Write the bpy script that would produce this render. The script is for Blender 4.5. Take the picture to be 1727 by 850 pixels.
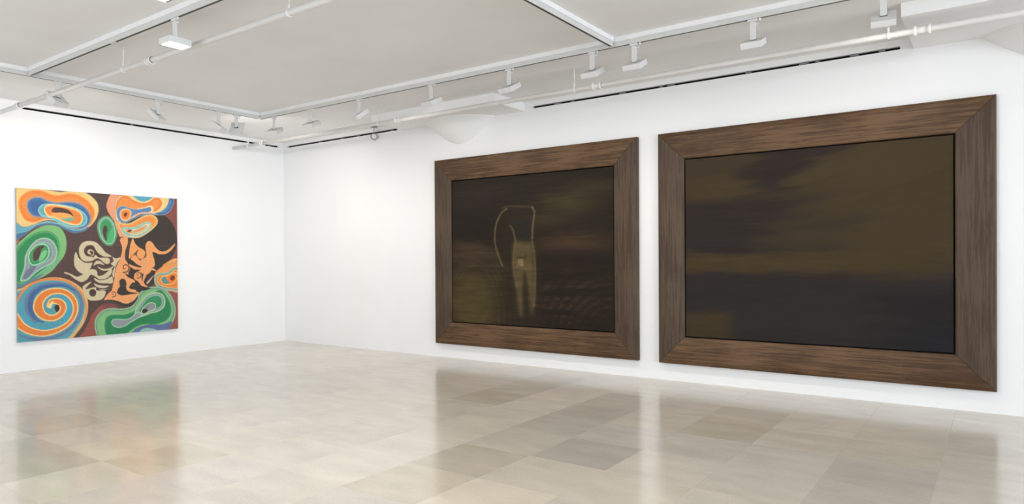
import bpy, bmesh, math, random
import numpy as np
from mathutils import Matrix, Vector

for o in list(bpy.data.objects): bpy.data.objects.remove(o)
S = bpy.context.scene
COL = S.collection

# ---------------------------------------------------------------- camera
W, H = 1727, 850
F_PX, YAW, PITCH, ROLL, CY = 1151.72, 0.6202, -0.0056, -0.0061, 444.42
CAM = Vector((10.9683, -7.9761, 1.5))
fw = Vector((-math.sin(YAW)*math.cos(PITCH), math.cos(YAW)*math.cos(PITCH), math.sin(PITCH)))
rt = Vector((math.cos(YAW), math.sin(YAW), 0)); up = rt.cross(fw)
rt, up = rt*math.cos(ROLL)+up*math.sin(ROLL), -rt*math.sin(ROLL)+up*math.cos(ROLL)
cam_d = bpy.data.cameras.new('camera'); cam = bpy.data.objects.new('camera', cam_d); COL.objects.link(cam)
cam.matrix_world = Matrix(((rt.x, up.x, -fw.x, CAM.x), (rt.y, up.y, -fw.y, CAM.y), (rt.z, up.z, -fw.z, CAM.z), (0, 0, 0, 1)))
cam_d.sensor_width = 36; cam_d.lens = F_PX*36/W; cam_d.shift_y = (CY-H/2)/W
cam_d.clip_start = .05; cam_d.clip_end = 100
S.camera = cam

# ---------------------------------------------------------------- daylight, exposure
S.view_settings.view_transform = 'Standard'; S.view_settings.look = 'None'
S.view_settings.exposure = 0.2; S.view_settings.gamma = 1; S.view_settings.use_curve_mapping = False
wd = bpy.data.worlds.new('world'); S.world = wd; wd.use_nodes = True
wd.node_tree.nodes['Background'].inputs['Color'].default_value = (.72, .84, 1, 1)
wd.node_tree.nodes['Background'].inputs['Strength'].default_value = 1.0
def area(name, loc, rot, sx, sy, power, col, spread=180):
    l = bpy.data.lights.new(name, 'AREA'); l.shape = 'RECTANGLE'; l.size = sx; l.size_y = sy
    l.energy = power; l.color = col; l.spread = math.radians(spread)
    o = bpy.data.objects.new(name, l); COL.objects.link(o); o.location = loc; o.rotation_euler = rot
    return o
# daylight through the window band of the side wall and the front wall (both behind / beside the camera)
area('daylight_side', (23.9, -6.2, 1.9), (0, math.radians(90), 0), 2.6, 8.6, 1080, (.82, .90, 1))
area('daylight_front', (7.0, -12.4, 1.9), (math.radians(90), 0, 0), 9.6, 2.6, 210, (.93, .96, 1))
SPOT_W = 8.0          # watts of one gallery spot
SPOT_COL = (1, .965, .91)
# ---------- paint colours, computed as arrays and stored on the canvas meshes ----------
def homog(src, dst):
    A = []; b = []
    for (x, y), (u, v) in zip(src, dst):
        A.append([x, y, 1, 0, 0, 0, -u*x, -u*y]); b.append(u)
        A.append([0, 0, 0, x, y, 1, -v*x, -v*y]); b.append(v)
    h = np.linalg.solve(np.array(A, float), np.array(b, float))
    return np.append(h, 1).reshape(3, 3)

def apply_h(H, pts):
    p = np.c_[np.array(pts, float), np.ones(len(pts))] @ H.T
    return p[:, :2]/p[:, 2:]

def spline(pts, closed=True, n=8):
    P = np.array(pts, float); m = len(P); out = []
    rng_ = range(m) if closed else range(m-1)
    for i in rng_:
        if closed:
            p0, p1, p2, p3 = P[(i-1) % m], P[i], P[(i+1) % m], P[(i+2) % m]
        else:
            p0, p1, p2, p3 = P[max(i-1, 0)], P[i], P[i+1], P[min(i+2, m-1)]
        for t in np.arange(n)/n:
            out.append(.5*((2*p1)+(p2-p0)*t+(2*p0-5*p1+4*p2-p3)*t*t+(3*p1-p0-3*p2+p3)*t**3))
    if not closed: out.append(P[-1])
    return np.array(out)

def offset(P, d):      # shrink a closed polyline by d
    P = np.array(P, float)
    t = np.roll(P, -1, 0)-np.roll(P, 1, 0); t /= (np.linalg.norm(t, axis=1)[:, None]+1e-9)
    nrm = np.c_[-t[:, 1], t[:, 0]]
    a = .5*np.sum(P[:, 0]*np.roll(P[:, 1], -1)-np.roll(P[:, 0], -1)*P[:, 1])
    return P+nrm*d*(1 if a > 0 else -1)

class Canvas:
    def __init__(s, w, h, col):
        s.w, s.h = w, h; s.a = np.ones((h, w, 3))*np.array(col)/255.
    def fill(s, uv, col):
        P = np.array(uv)*[s.w, s.h]
        x0, y0 = np.floor(P.min(0)).astype(int); x1, y1 = np.ceil(P.max(0)).astype(int)+1
        x0 = max(x0, 0); y0 = max(y0, 0); x1 = min(x1, s.w); y1 = min(y1, s.h)
        if x1 <= x0 or y1 <= y0: return
        X, Y = np.meshgrid(np.arange(x0, x1)+.5, np.arange(y0, y1)+.5)
        ins = np.zeros(X.shape, bool)
        Q = np.roll(P, -1, 0)
        for (ax, ay), (bx, by) in zip(P, Q):
            if ay == by: continue
            c = ((ay > Y) != (by > Y))
            if c.any(): ins ^= c & (X < (bx-ax)*(Y-ay)/(by-ay)+ax)
        s.a[y0:y1, x0:x1][ins] = np.array(col)/255.

def band_art():
    W_, H_ = 1000, 960
    Hm = homog([(26.5, 316.5), (298.3, 335.2), (300.6, 554.4), (30.7, 577.6)], [(0, 0), (1, 0), (1, 1), (0, 1)])
    org = {1: (20, 310, 6.0733), 2: (155, 310, 6.0733), 3: (20, 445, 6.0733), 4: (155, 445, 6.0733), 5: (110, 390, 6.536)}
    cv = Canvas(W_, H_, (84, 64, 60))
    def tr(q, P):
        ox, oy, s = org[q]
        return apply_h(Hm, np.array(P, float)/s+[ox, oy])
    def blob(q, P, *layers, smooth=True):     # layers: (inset, colour)
        S = spline(P) if smooth else np.array(P, float)
        for d, c in layers: cv.fill(tr(q, offset(S, d) if d else S), c)
    def stroke(q, P, col, grow=0., widths=None):
        S = spline([(a, b, c) for a, b, c in P], closed=False, n=10)
        xy = S[:, :2]; w = np.maximum(S[:, 2]+grow, .1)
        t = np.gradient(xy, axis=0); t /= np.linalg.norm(t, axis=1)[:, None]+1e-9
        nm = np.c_[-t[:, 1], t[:, 0]]
        L = xy+nm*w[:, None]; R_ = xy-nm*w[:, None]
        for i in range(len(xy)-1):
            cv.fill(tr(q, [L[i], L[i+1], R_[i+1], R_[i]]), col)
        for i in range(0, len(xy)):
            an = np.linspace(0, 2*np.pi, 10, endpoint=False)
            cv.fill(tr(q, np.c_[xy[i, 0]+w[i]*np.cos(an), xy[i, 1]+w[i]*np.sin(an)]), col)
    ORG = (236, 128, 52); DOR = (214, 104, 40); YEL = (238, 200, 130); BLU = (62, 106, 156); TEA = (98, 170, 182)
    SLT = (120, 134, 152); GRN = (50, 138, 84); LGR = (128, 190, 124); PGR = (150, 204, 160); MAU = (132, 134, 148)
    DRK = (84, 60, 54); BLK = (60, 52, 46); PEA = (240, 158, 98); CRM = (206, 190, 150); RED = (134, 72, 66)
    LTE = (132, 190, 180)
    # red grounds at the right and the lower middle
    blob(2, [(780, 140), (900, 140), (900, 900), (690, 900), (690, 300)], (0, RED), smooth=False)
    blob(4, [(600, 240), (900, 240), (900, 760), (600, 760)], (0, (146, 80, 70)), smooth=False)
    blob(4, [(-20, 800), (-20, 560), (30, 480), (110, 415), (190, 405), (270, 440), (360, 470), (460, 420), (500, 600), (300, 800)], (0, (128, 68, 66)))
    blob(3, [(690, 760), (740, 690), (790, 590), (840, 500), (920, 430), (960, 560), (900, 760)], (0, (150, 80, 66)))
    blob(1, [(30, 560), (75, 560), (60, 610), (30, 620)], (0, (176, 96, 86)))
    # black disc and ground of the orange figure
    blob(2, [(360, 560), (500, 470), (620, 330), (700, 312), (770, 348), (830, 420), (862, 510), (870, 590), (855, 670), (800, 780), (720, 860), (650, 1000), (560, 1080), (400, 1130), (270, 1120), (250, 1010), (330, 800), (340, 680)], (-6, (112, 76, 62)), (0, BLK))
    # blob A top left
    blob(1, [(30, 380), (200, 420), (350, 380), (500, 400), (650, 450), (760, 430), (792, 440), (740, 488), (640, 508), (560, 482), (460, 440), (350, 428), (240, 452), (160, 505), (90, 555), (30, 565)], (0, (100, 110, 130)), (7, (74, 112, 150)))
    blob(1, [(30, 385), (150, 440), (260, 410), (360, 385), (480, 405), (600, 450), (700, 455), (770, 420), (752, 460), (660, 484), (570, 462), (460, 414), (350, 403), (250, 427), (170, 480), (90, 502), (30, 500)], (0, LTE), (6, (92, 164, 184)))
    blob(1, [(30, 30), (300, 56), (480, 84), (600, 78), (740, 90), (820, 140), (870, 200), (882, 270), (860, 350), (800, 430), (740, 440), (560, 410), (430, 376), (330, 376), (220, 418), (130, 440), (70, 414), (30, 340)], (-5, (150, 130, 120)), (0, (234, 196, 120)))
    blob(1, [(62, 200), (80, 135), (140, 85), (220, 62), (310, 70), (400, 104), (480, 112), (570, 96), (660, 105), (750, 150), (820, 220), (848, 290), (836, 360), (796, 424), (700, 430), (560, 412), (440, 372), (340, 366), (220, 402), (130, 372), (80, 290)], (0, (244, 164, 84)), (10, ORG), (45, (238, 138, 62)))
    blob(1, [(145, 230), (160, 168), (220, 137), (290, 134), (370, 170), (460, 187), (560, 180), (650, 186), (740, 230), (800, 310), (808, 370), (780, 430), (700, 470), (600, 452), (500, 412), (400, 365), (300, 350), (220, 340), (165, 290)], (0, (150, 146, 150)), (14, (66, 108, 158)), (40, (58, 98, 150)))
    blob(1, [(265, 260), (300, 215), (370, 203), (470, 208), (600, 228), (700, 268), (755, 318), (770, 370), (744, 426), (660, 448), (560, 434), (460, 392), (370, 348), (300, 332), (268, 292)], (0, (150, 196, 190)), (10, (104, 182, 192)), (24, (90, 166, 170)))
    blob(1, [(325, 250), (360, 216), (450, 214), (580, 238), (680, 274), (722, 330), (716, 395), (660, 427), (560, 408), (480, 372), (420, 347), (370, 338), (335, 300)], (0, (246, 210, 140)), (12, (242, 150, 66)), (24, ORG))
    blob(1, [(395, 310), (500, 296), (600, 318), (634, 350), (612, 378), (560, 384), (520, 368), (450, 340)], (0, (244, 164, 84)))
    blob(1, [(500, 352), (540, 358), (590, 345), (632, 352), (610, 380), (560, 384), (530, 374)], (0, (110, 174, 150)))
    blob(1, [(405, 265), (440, 243), (520, 250), (590, 280), (628, 335), (590, 312), (520, 295), (440, 297), (410, 287)], (0, DRK))
    # green blob left
    blob(1, [(30, 700), (60, 620), (120, 560), (220, 480), (330, 432), (430, 430), (500, 462), (545, 540), (555, 640), (530, 740), (460, 830), (400, 900), (300, 960), (180, 1010), (60, 1060), (20, 1050), (20, 850)], (-4, (130, 110, 96)), (0, (122, 186, 112)))
    blob(1, [(30, 720), (100, 600), (220, 510), (340, 480), (430, 510), (480, 580), (490, 680), (455, 770), (380, 860), (280, 950), (160, 1000), (60, 1020), (20, 1000)], (0, (80, 160, 96)), (22, (46, 136, 82)))
    blob(3, [(70, 120), (90, 150), (120, 180), (200, 165), (330, 110), (460, 0), (500, -60), (440, -40), (330, 50), (200, 150), (120, 175)], (0, (110, 178, 130)))
    blob(1, [(85, 980), (125, 850), (135, 740), (185, 640), (260, 570), (340, 552), (410, 580), (455, 650), (462, 730), (420, 810), (330, 860), (250, 910), (170, 980), (110, 1000)], (0, PGR), (14, (144, 146, 156)), (40, (120, 184, 150)), (54, (124, 140, 146)))
    blob(1, [(115, 970), (150, 890), (200, 850), (250, 845), (230, 880), (170, 960)], (0, (112, 116, 142)))
    blob(1, [(165, 740), (190, 680), (250, 625), (320, 612), (370, 640), (385, 700), (360, 770), (290, 820), (220, 838), (180, 810)], (0, (158, 212, 166)), (12, (56, 146, 84)), (26, (72, 150, 92)))
    blob(1, [(290, 720), (340, 680), (360, 700), (330, 760), (280, 800)], (0, (120, 196, 130)))
    blob(1, [(215, 740), (225, 690), (265, 650), (310, 635), (330, 645), (300, 680), (285, 740), (255, 785), (225, 785)], (0, DRK))
    # bottom-left ground and the great spiral
    blob(3, [(40, 205), (110, 200), (220, 140), (330, 100), (200, 200), (90, 280), (40, 320)], (0, (90, 130, 140)))
    blob(3, [(20, 330), (120, 240), (240, 175), (390, 140), (520, 148), (640, 195), (730, 270), (775, 370), (778, 480), (745, 590), (680, 690), (590, 780), (400, 830), (20, 850)], (-5, (120, 84, 66)), (0, (226, 176, 110)))
    blob(3, [(20, 360), (130, 250), (250, 190), (400, 165), (520, 175), (630, 220), (715, 300), (748, 390), (745, 490), (710, 590), (640, 690), (560, 770), (400, 830), (20, 850)], (0, (120, 176, 170)), (8, (80, 156, 172)))
    # darker blue inside the blue arm
    stroke(3, [(60, 720, 6), (180, 760, 12), (330, 770, 16), (470, 740, 14), (600, 660, 16), (680, 560, 16), (712, 450, 16), (700, 350, 15), (640, 270, 18), (540, 215, 18), (430, 205, 20), (300, 230, 22), (200, 300, 24), (160, 400, 30), (180, 500, 26), (250, 590, 18)], (98, 122, 156))
    stroke(3, [(640, 270, 8), (540, 225, 12), (430, 222, 15), (300, 250, 18), (215, 320, 24), (190, 410, 26), (205, 500, 22), (260, 570, 12), (330, 600, 6)], (66, 100, 150))
    stroke(3, [(100, 420, 9), (100, 500, 9), (140, 590, 10), (240, 650, 11), (340, 665, 11), (450, 640, 10), (540, 580, 14), (580, 480, 18), (570, 380, 16), (500, 330, 12)], (66, 160, 196))
    arm = [(372, 430, 10), (400, 388, 18), (455, 380, 26), (508, 405, 30), (528, 450, 28), (505, 505, 26), (450, 545, 26), (385, 552, 28), (318, 525, 36), (275, 460, 46), (280, 390, 42), (325, 325, 36), (400, 285, 28), (490, 278, 24), (570, 305, 24), (630, 365, 24), (652, 440, 22), (640, 520, 20), (590, 600, 18), (500, 662, 20), (400, 698, 24), (310, 708, 28), (200, 688, 32), (110, 640, 36), (50, 570, 40), (10, 460, 20)]
    stroke(3, arm, (150, 150, 130), 11); stroke(3, arm, (240, 208, 136), 7); stroke(3, arm, (236, 126, 50), -5)
    arm2 = [(40, 420, 10), (100, 300, 12), (190, 215, 12), (300, 170, 12), (420, 156, 12), (540, 172, 11), (640, 222, 10), (715, 305, 9), (752, 400, 8), (762, 480, 6), (740, 580, 4)]
    stroke(3, arm2, (232, 134, 66))
    blob(3, [(366, 440), (395, 395), (430, 385), (415, 420), (400, 455)], (0, (244, 214, 130)))
    blob(3, [(360, 455), (395, 455), (430, 478), (450, 492), (420, 512), (380, 500)], (0, (84, 156, 164)))
    blob(3, [(438, 445), (450, 420), (475, 420), (490, 445), (482, 475), (455, 492), (445, 470)], (0, (70, 46, 40)))
    # small green oval
    blob(2, [(48, 430), (75, 360), (140, 326), (195, 350), (235, 410), (255, 490), (245, 570), (210, 625), (155, 635), (95, 585), (60, 510)], (0, (108, 150, 110)), (6, (66, 150, 90)), (16, (170, 206, 180)), (24, (116, 150, 140)), (34, (92, 170, 120)), (42, (60, 150, 90)))
    blob(2, [(155, 560), (200, 450), (225, 500), (220, 570), (190, 605), (160, 605)], (0, (74, 178, 108)))
    blob(2, [(108, 480), (122, 435), (145, 430), (155, 470), (145, 520), (150, 580), (132, 570), (112, 520)], (0, DRK))
    # upper right: blue rim, yellow, orange, peach
    blob(2, [(560, 130), (780, 140), (835, 150), (835, 210), (790, 290), (720, 322), (640, 310), (600, 290)], (0, (140, 140, 150)), (8, (62, 106, 160)), (26, (76, 130, 180)))
    blob(2, [(160, 160), (200, 100), (300, 90), (420, 110), (400, 300), (300, 400), (330, 560), (280, 500), (240, 400), (180, 320), (145, 240)], (0, (238, 150, 112)))
    blob(2, [(230, 380), (300, 380), (360, 420), (380, 560), (330, 590), (280, 540), (255, 470)], (0, (240, 160, 112)))
    blob(2, [(228, 260), (240, 170), (300, 115), (420, 95), (480, 110), (760, 120), (780, 200), (730, 270), (640, 305), (500, 310), (430, 350), (330, 400), (250, 380)], (0, (150, 160, 140)), (6, (242, 200, 130)))
    blob(2, [(240, 260), (252, 180), (310, 125), (360, 125), (420, 165), (500, 195), (570, 190), (640, 145), (690, 150), (715, 200), (680, 262), (610, 292), (540, 298), (420, 340), (330, 380), (262, 350)], (0, ORG), (20, (242, 140, 62)))
    blob(2, [(380, 100), (420, 138), (480, 180), (545, 186), (600, 160), (650, 110)], (0, (242, 208, 140)), (7, (84, 168, 190)))
    blob(2, [(440, 262), (540, 238), (590, 222), (625, 240), (620, 285), (560, 300), (470, 300)], (0, (240, 208, 150)))
    blob(2, [(246, 300), (262, 245), (320, 225), (380, 245), (450, 258), (540, 246), (590, 235), (608, 260), (590, 290), (510, 296), (440, 320), (370, 375), (310, 390), (262, 362)], (0, (170, 170, 160)), (7, (86, 126, 180)), (24, (96, 132, 182)))
    blob(2, [(280, 320), (296, 268), (345, 252), (395, 275), (400, 320), (370, 372), (310, 375)], (0, (238, 200, 140)), (9, (242, 154, 84)), (22, ORG))
    blob(2, [(322, 318), (335, 295), (358, 300), (352, 325), (335, 338)], (0, (110, 56, 44)))
    stroke(2, [(375, 372, 3), (430, 330, 6), (500, 302, 7), (580, 300, 5), (640, 306, 3)], (232, 176, 140))
    stroke(2, [(270, 375, 6), (340, 392, 8), (420, 355, 8), (500, 322, 8), (580, 312, 7), (680, 318, 5)], (112, 140, 160))
    # second orange lobe
    blob(2, [(262, 400), (330, 410), (400, 400), (470, 360), (540, 325), (610, 318), (660, 350), (668, 400), (630, 450), (570, 500), (490, 545), (410, 552), (330, 525), (285, 470)], (-5, (150, 150, 130)), (0, (242, 196, 120)), (10, (242, 150, 70)), (26, (240, 140, 60)))
    blob(2, [(300, 465), (325, 440), (370, 445), (440, 440), (500, 410), (550, 390), (595, 395), (605, 430), (570, 490), (490, 535), (410, 545), (345, 525), (312, 500)], (0, (180, 210, 170)), (7, (104, 182, 196)), (18, (244, 204, 130)))
    blob(2, [(330, 480), (360, 455), (420, 475), (490, 440), (550, 425), (565, 445), (520, 485), (430, 515), (360, 512)], (0, (120, 180, 190)), (8, (238, 196, 140)), (14, (236, 140, 70)))
    blob(2, [(362, 484), (385, 468), (408, 474), (390, 490), (368, 494)], (0, (120, 64, 44)))
    # right-hand orange eye
    blob(2, [(720, 850), (760, 808), (820, 772), (860, 762), (900, 770), (900, 920), (780, 940)], (0, (236, 140, 70)), (10, (242, 170, 96)))
    blob(4, [(640, 130), (660, 80), (720, 30), (780, 0), (840, -10), (900, -20), (900, 270), (810, 278), (730, 265), (670, 240), (642, 190)], (-4, (150, 140, 110)), (0, (240, 150, 80)))
    blob(4, [(640, 150), (655, 110), (700, 90), (770, 85), (830, 40), (870, 30), (900, 50), (900, 262), (810, 274), (730, 260), (675, 236), (645, 190)], (0, (190, 180, 130)), (8, (104, 176, 180)), (18, (120, 130, 110)), (24, (238, 190, 110)), (32, (240, 130, 50)))
    blob(4, [(700, 160), (720, 130), (760, 125), (800, 100), (860, 90), (880, 130), (850, 190), (790, 215), (730, 205)], (0, (238, 190, 110)), (8, ORG))
    blob(4, [(715, 150), (750, 130), (765, 160), (790, 190), (750, 205), (720, 190)], (0, (90, 140, 140)))
    blob(4, [(800, 145), (815, 122), (842, 125), (848, 150), (828, 170), (806, 165)], (0, (120, 52, 34)))
    # long green blob, bottom right
    blob(4, [(30, 620), (50, 540), (110, 480), (190, 455), (300, 462), (400, 440), (450, 380), (490, 300), (560, 250), (650, 236), (740, 260), (810, 330), (850, 430), (848, 540), (800, 640), (740, 700), (600, 760), (100, 780), (50, 720)], (-5, (140, 150, 116)), (0, (150, 190, 146)), (9, (110, 140, 134)), (20, (118, 178, 116)))
    blob(4, [(60, 640), (80, 560), (140, 510), (220, 500), (320, 500), (420, 470), (480, 390), (520, 320), (600, 280), (700, 270), (780, 320), (820, 430), (815, 530), (760, 600), (640, 650), (520, 660), (420, 700), (300, 790), (110, 780)], (0, (128, 186, 120)))
    blob(4, [(130, 620), (150, 550), (220, 520), (330, 520), (430, 480), (500, 400), (580, 340), (680, 270), (740, 300), (800, 400), (810, 500), (760, 580), (640, 620), (520, 620), (400, 680), (300, 780), (180, 780), (140, 700)], (0, (50, 138, 84)), (18, (40, 128, 80)))
    blob(4, [(440, 480), (490, 400), (560, 320), (650, 290), (720, 310), (752, 370), (740, 440), (680, 490), (600, 510), (520, 540), (440, 560)], (0, (170, 200, 140)), (12, (140, 150, 156)), (28, (110, 176, 140)), (40, (54, 138, 90)))
    blob(4, [(500, 500), (520, 450), (570, 405), (620, 395), (655, 420), (640, 470), (580, 495), (530, 520)], (0, (176, 206, 160)), (9, (110, 140, 130)))
    blob(4, [(560, 470), (600, 420), (635, 425), (620, 465), (580, 480)], (0, (146, 136, 150)))
    blob(4, [(512, 490), (525, 465), (555, 460), (570, 480), (550, 500), (525, 502)], (0, (50, 48, 34)))
    blob(4, [(198, 600), (210, 570), (260, 560), (340, 565), (400, 545), (450, 500), (490, 490), (510, 530), (470, 560), (400, 600), (340, 640), (270, 655), (215, 635)], (0, (150, 200, 160)), (10, (140, 146, 152)))
    blob(4, [(380, 780), (420, 690), (500, 640), (600, 622), (720, 620), (820, 590), (790, 660), (720, 720), (560, 760)], (0, (90, 108, 150)))
    blob(4, [(470, 760), (500, 680), (560, 655), (640, 668), (690, 700), (620, 760)], (0, (140, 190, 180)))
    # blue foot of the great spiral
    # cream figure
    blob(5, [(112, 228), (130, 260), (150, 300), (200, 335), (260, 345), (300, 330), (280, 400), (240, 450), (190, 468), (140, 440), (100, 380), (95, 300)], (0, CRM))
    stroke(5, [(330, 330, 8), (280, 338, 10), (220, 335, 11), (170, 300, 12), (135, 240, 10), (128, 200, 6)], (84, 62, 58))
    blob(5, [(148, 220), (160, 160), (200, 120), (260, 106), (330, 120), (390, 170), (440, 230), (510, 278), (440, 280), (380, 270), (330, 260), (330, 300), (280, 330), (210, 330), (165, 290)], (0, CRM))
    blob(5, [(205, 215), (225, 170), (270, 152), (310, 165), (335, 210), (370, 250), (410, 275), (440, 288), (380, 288), (330, 262), (320, 290), (280, 280), (225, 268)], (0, (80, 58, 54)))
    stroke(5, [(275, 250, 10), (255, 235, 13), (262, 212, 10), (290, 210, 6), (310, 232, 5), (305, 262, 6), (285, 270, 4)], CRM)
    stroke(5, [(290, 245, 8), (283, 232, 5)], (80, 58, 54))
    blob(5, [(330, 262), (370, 290), (440, 290), (480, 300), (490, 340), (460, 362), (420, 345), (380, 310), (345, 300), (300, 320), (310, 290)], (0, CRM))
    blob(5, [(310, 380), (330, 335), (370, 325), (410, 350), (425, 372), (380, 362), (340, 365)], (0, CRM))
    blob(5, [(350, 385), (400, 410), (450, 415), (500, 400), (545, 375), (500, 420), (440, 435), (390, 425)], (0, CRM))
    blob(5, [(500, 360), (530, 330), (520, 285), (555, 300), (605, 290), (570, 350), (550, 385)], (0, CRM))
    blob(5, [(-5, 450), (60, 470), (130, 500), (200, 470), (260, 425), (320, 420), (350, 450), (360, 490), (420, 480), (470, 440), (510, 410), (505, 470), (450, 520), (380, 530), (330, 500), (280, 480), (240, 530), (180, 560), (110, 530), (50, 485), (-5, 465)], (0, CRM))
    blob(5, [(320, 515), (380, 540), (450, 530), (515, 500), (520, 570), (450, 575), (380, 570), (330, 545)], (0, CRM))
    blob(5, [(315, 575), (360, 590), (420, 600), (480, 600), (440, 625), (380, 625), (335, 605)], (0, CRM))
    blob(5, [(190, 620), (230, 580), (290, 555), (240, 610), (225, 640), (300, 620), (340, 620), (345, 650), (440, 660), (435, 710), (400, 750), (330, 765), (260, 755), (225, 700)], (0, CRM))
    blob(5, [(262, 680), (275, 648), (305, 638), (335, 655), (340, 690), (315, 718), (280, 712)], (0, (80, 58, 54)))
    blob(5, [(370, 640), (430, 650), (490, 620), (440, 642)], (0, CRM))
    blob(5, [(520, 450), (550, 385), (545, 450), (535, 510), (520, 490)], (0, CRM))
    # orange figure
    blob(5, [(598, 100), (610, 65), (635, 62), (680, 70), (690, 120), (660, 220), (655, 300), (680, 340), (715, 420), (720, 480), (660, 470), (720, 540), (760, 600), (780, 690), (700, 795), (600, 790), (500, 760), (430, 758), (470, 690), (530, 630), (540, 520), (560, 400), (610, 280), (625, 180)], (0, PEA))
    stroke(5, [(598, 90, 5), (612, 64, 5), (634, 70, 4)], DRK)
    stroke(2, [(372, 560, 8), (375, 620, 9), (365, 690, 10), (345, 760, 9)], DRK)
    blob(2, [(388, 640), (400, 590), (418, 560), (440, 610), (480, 650), (540, 690), (545, 760), (500, 790), (440, 740), (445, 700), (410, 740), (375, 765)], (0, (240, 158, 88)))
    stroke(2, [(470, 680, 4), (450, 710, 7), (460, 755, 8), (505, 780, 8), (545, 745, 8), (552, 690, 5), (545, 660, 3)], DRK)
    blob(2, [(545, 640), (570, 590), (610, 595), (650, 650), (700, 690), (770, 680), (852, 610), (820, 670), (760, 715), (690, 722), (620, 700), (640, 790), (635, 850), (560, 850), (480, 820), (500, 780), (555, 740)], (0, (240, 158, 92)))
    blob(2, [(440, 730), (500, 790), (560, 760), (600, 850), (600, 900), (540, 930), (460, 870), (400, 800), (400, 760)], (0, PEA))
    stroke(2, [(375, 775, 8), (410, 800, 14), (450, 835, 14), (500, 850, 6)], BLK)
    blob(4, [(380, 0), (420, 20), (500, 45), (440, 60), (400, 45)], (0, PEA))
    blob(4, [(520, 0), (580, -10), (590, 40), (560, 110), (530, 190), (570, 235), (520, 235), (470, 180), (430, 150), (440, 90), (470, 60), (500, 90), (510, 180), (525, 120), (540, 50)], (0, PEA))
    blob(4, [(580, 20), (660, 70), (600, 60)], (0, PEA)); blob(4, [(560, 190), (640, 110), (620, 140), (575, 200)], (0, (220, 170, 160)))
    blob(4, [(230, 150), (260, 60), (300, 60), (360, 130), (420, 160), (440, 190), (380, 240), (400, 275), (480, 295), (420, 380), (320, 405), (240, 370), (200, 300), (210, 240)], (0, PEA))
    blob(4, [(280, 180), (300, 155), (335, 160), (352, 200), (350, 250), (380, 285), (470, 300), (400, 310), (340, 320), (300, 322), (258, 300), (265, 260), (285, 230)], (0, BLK))
    blob(4, [(420, 190), (470, 215), (560, 240), (600, 250), (520, 275), (440, 265), (380, 245)], (0, BLK))
    blob(4, [(380, 30), (440, 60), (500, 62), (450, 90), (400, 130), (370, 90)], (0, BLK))
    for q, c, s in ((4, (338, 40), 1.), (4, (474, 112), .72), (4, (218, 308), .66), (2, (322, 835), .62)):
        P = [(c[0]+s*(8+5.2*k)*np.cos(.9*k+1.), c[1]+s*(8+5.4*k)*np.sin(.9*k+1.), s*(3.5+.35*k)) for k in range(9)]
        if q == 2: continue
        stroke(q, [(x, y, w*1.9) for x, y, w in P], PEA); stroke(q, P, DRK)
    stroke(4, [(130, 375, 2), (190, 375, 8), (260, 392, 12), (330, 420, 14), (400, 415, 14), (450, 370, 8), (470, 330, 4)], BLK)
    a = cv.a
    # weave and seams of the cloth
    rs = np.random.RandomState(4)
    a = a*(1+.035*rs.randn(H_, W_, 1))*(1+.02*rs.randn(1, W_, 1))*(1+.02*rs.randn(H_, 1, 1))
    for vy in (.365, .655): a[int(vy*H_):int(vy*H_)+2] = a[int(vy*H_):int(vy*H_)+2]*.75+.18
    for vx in (.55,): a[:, int(vx*W_):int(vx*W_)+2] = a[:, int(vx*W_):int(vx*W_)+2]*.85+.1
    g_ = a.mean(-1, keepdims=True); a = a*.92+g_*.08
    return np.clip(a*.93+.028, 0, 1)  # muted with lifted blacks: haze put into the paint colours

def smooth_noise(h, w, gy, gx, seed):
    rs = np.random.RandomState(seed); g = rs.rand(gy+3, gx+3)
    y = np.linspace(0, gy, h, endpoint=False); x = np.linspace(0, gx, w, endpoint=False)
    yi = y.astype(int); xi = x.astype(int); fy = y-yi; fx = x-xi
    fy = fy*fy*(3-2*fy); fx = fx*fx*(3-2*fx)
    a = g[yi][:, xi]; b = g[yi][:, xi+1]; c = g[yi+1][:, xi]; d = g[yi+1][:, xi+1]
    return (a*(1-fx)+b*fx)*(1-fy)[:, None]+(c*(1-fx)+d*fx)*fy[:, None]

def sst(x, a, b):
    t = np.clip((x-a)/(b-a), 0, 1); return t*t*(3-2*t)

def brush(h, w, seed):
    return (smooth_noise(h, w, 60, 7, seed)+smooth_noise(h, w, 120, 16, seed+1)+.7*smooth_noise(h, w, 22, 3, seed+2))/2.7-.5

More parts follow.
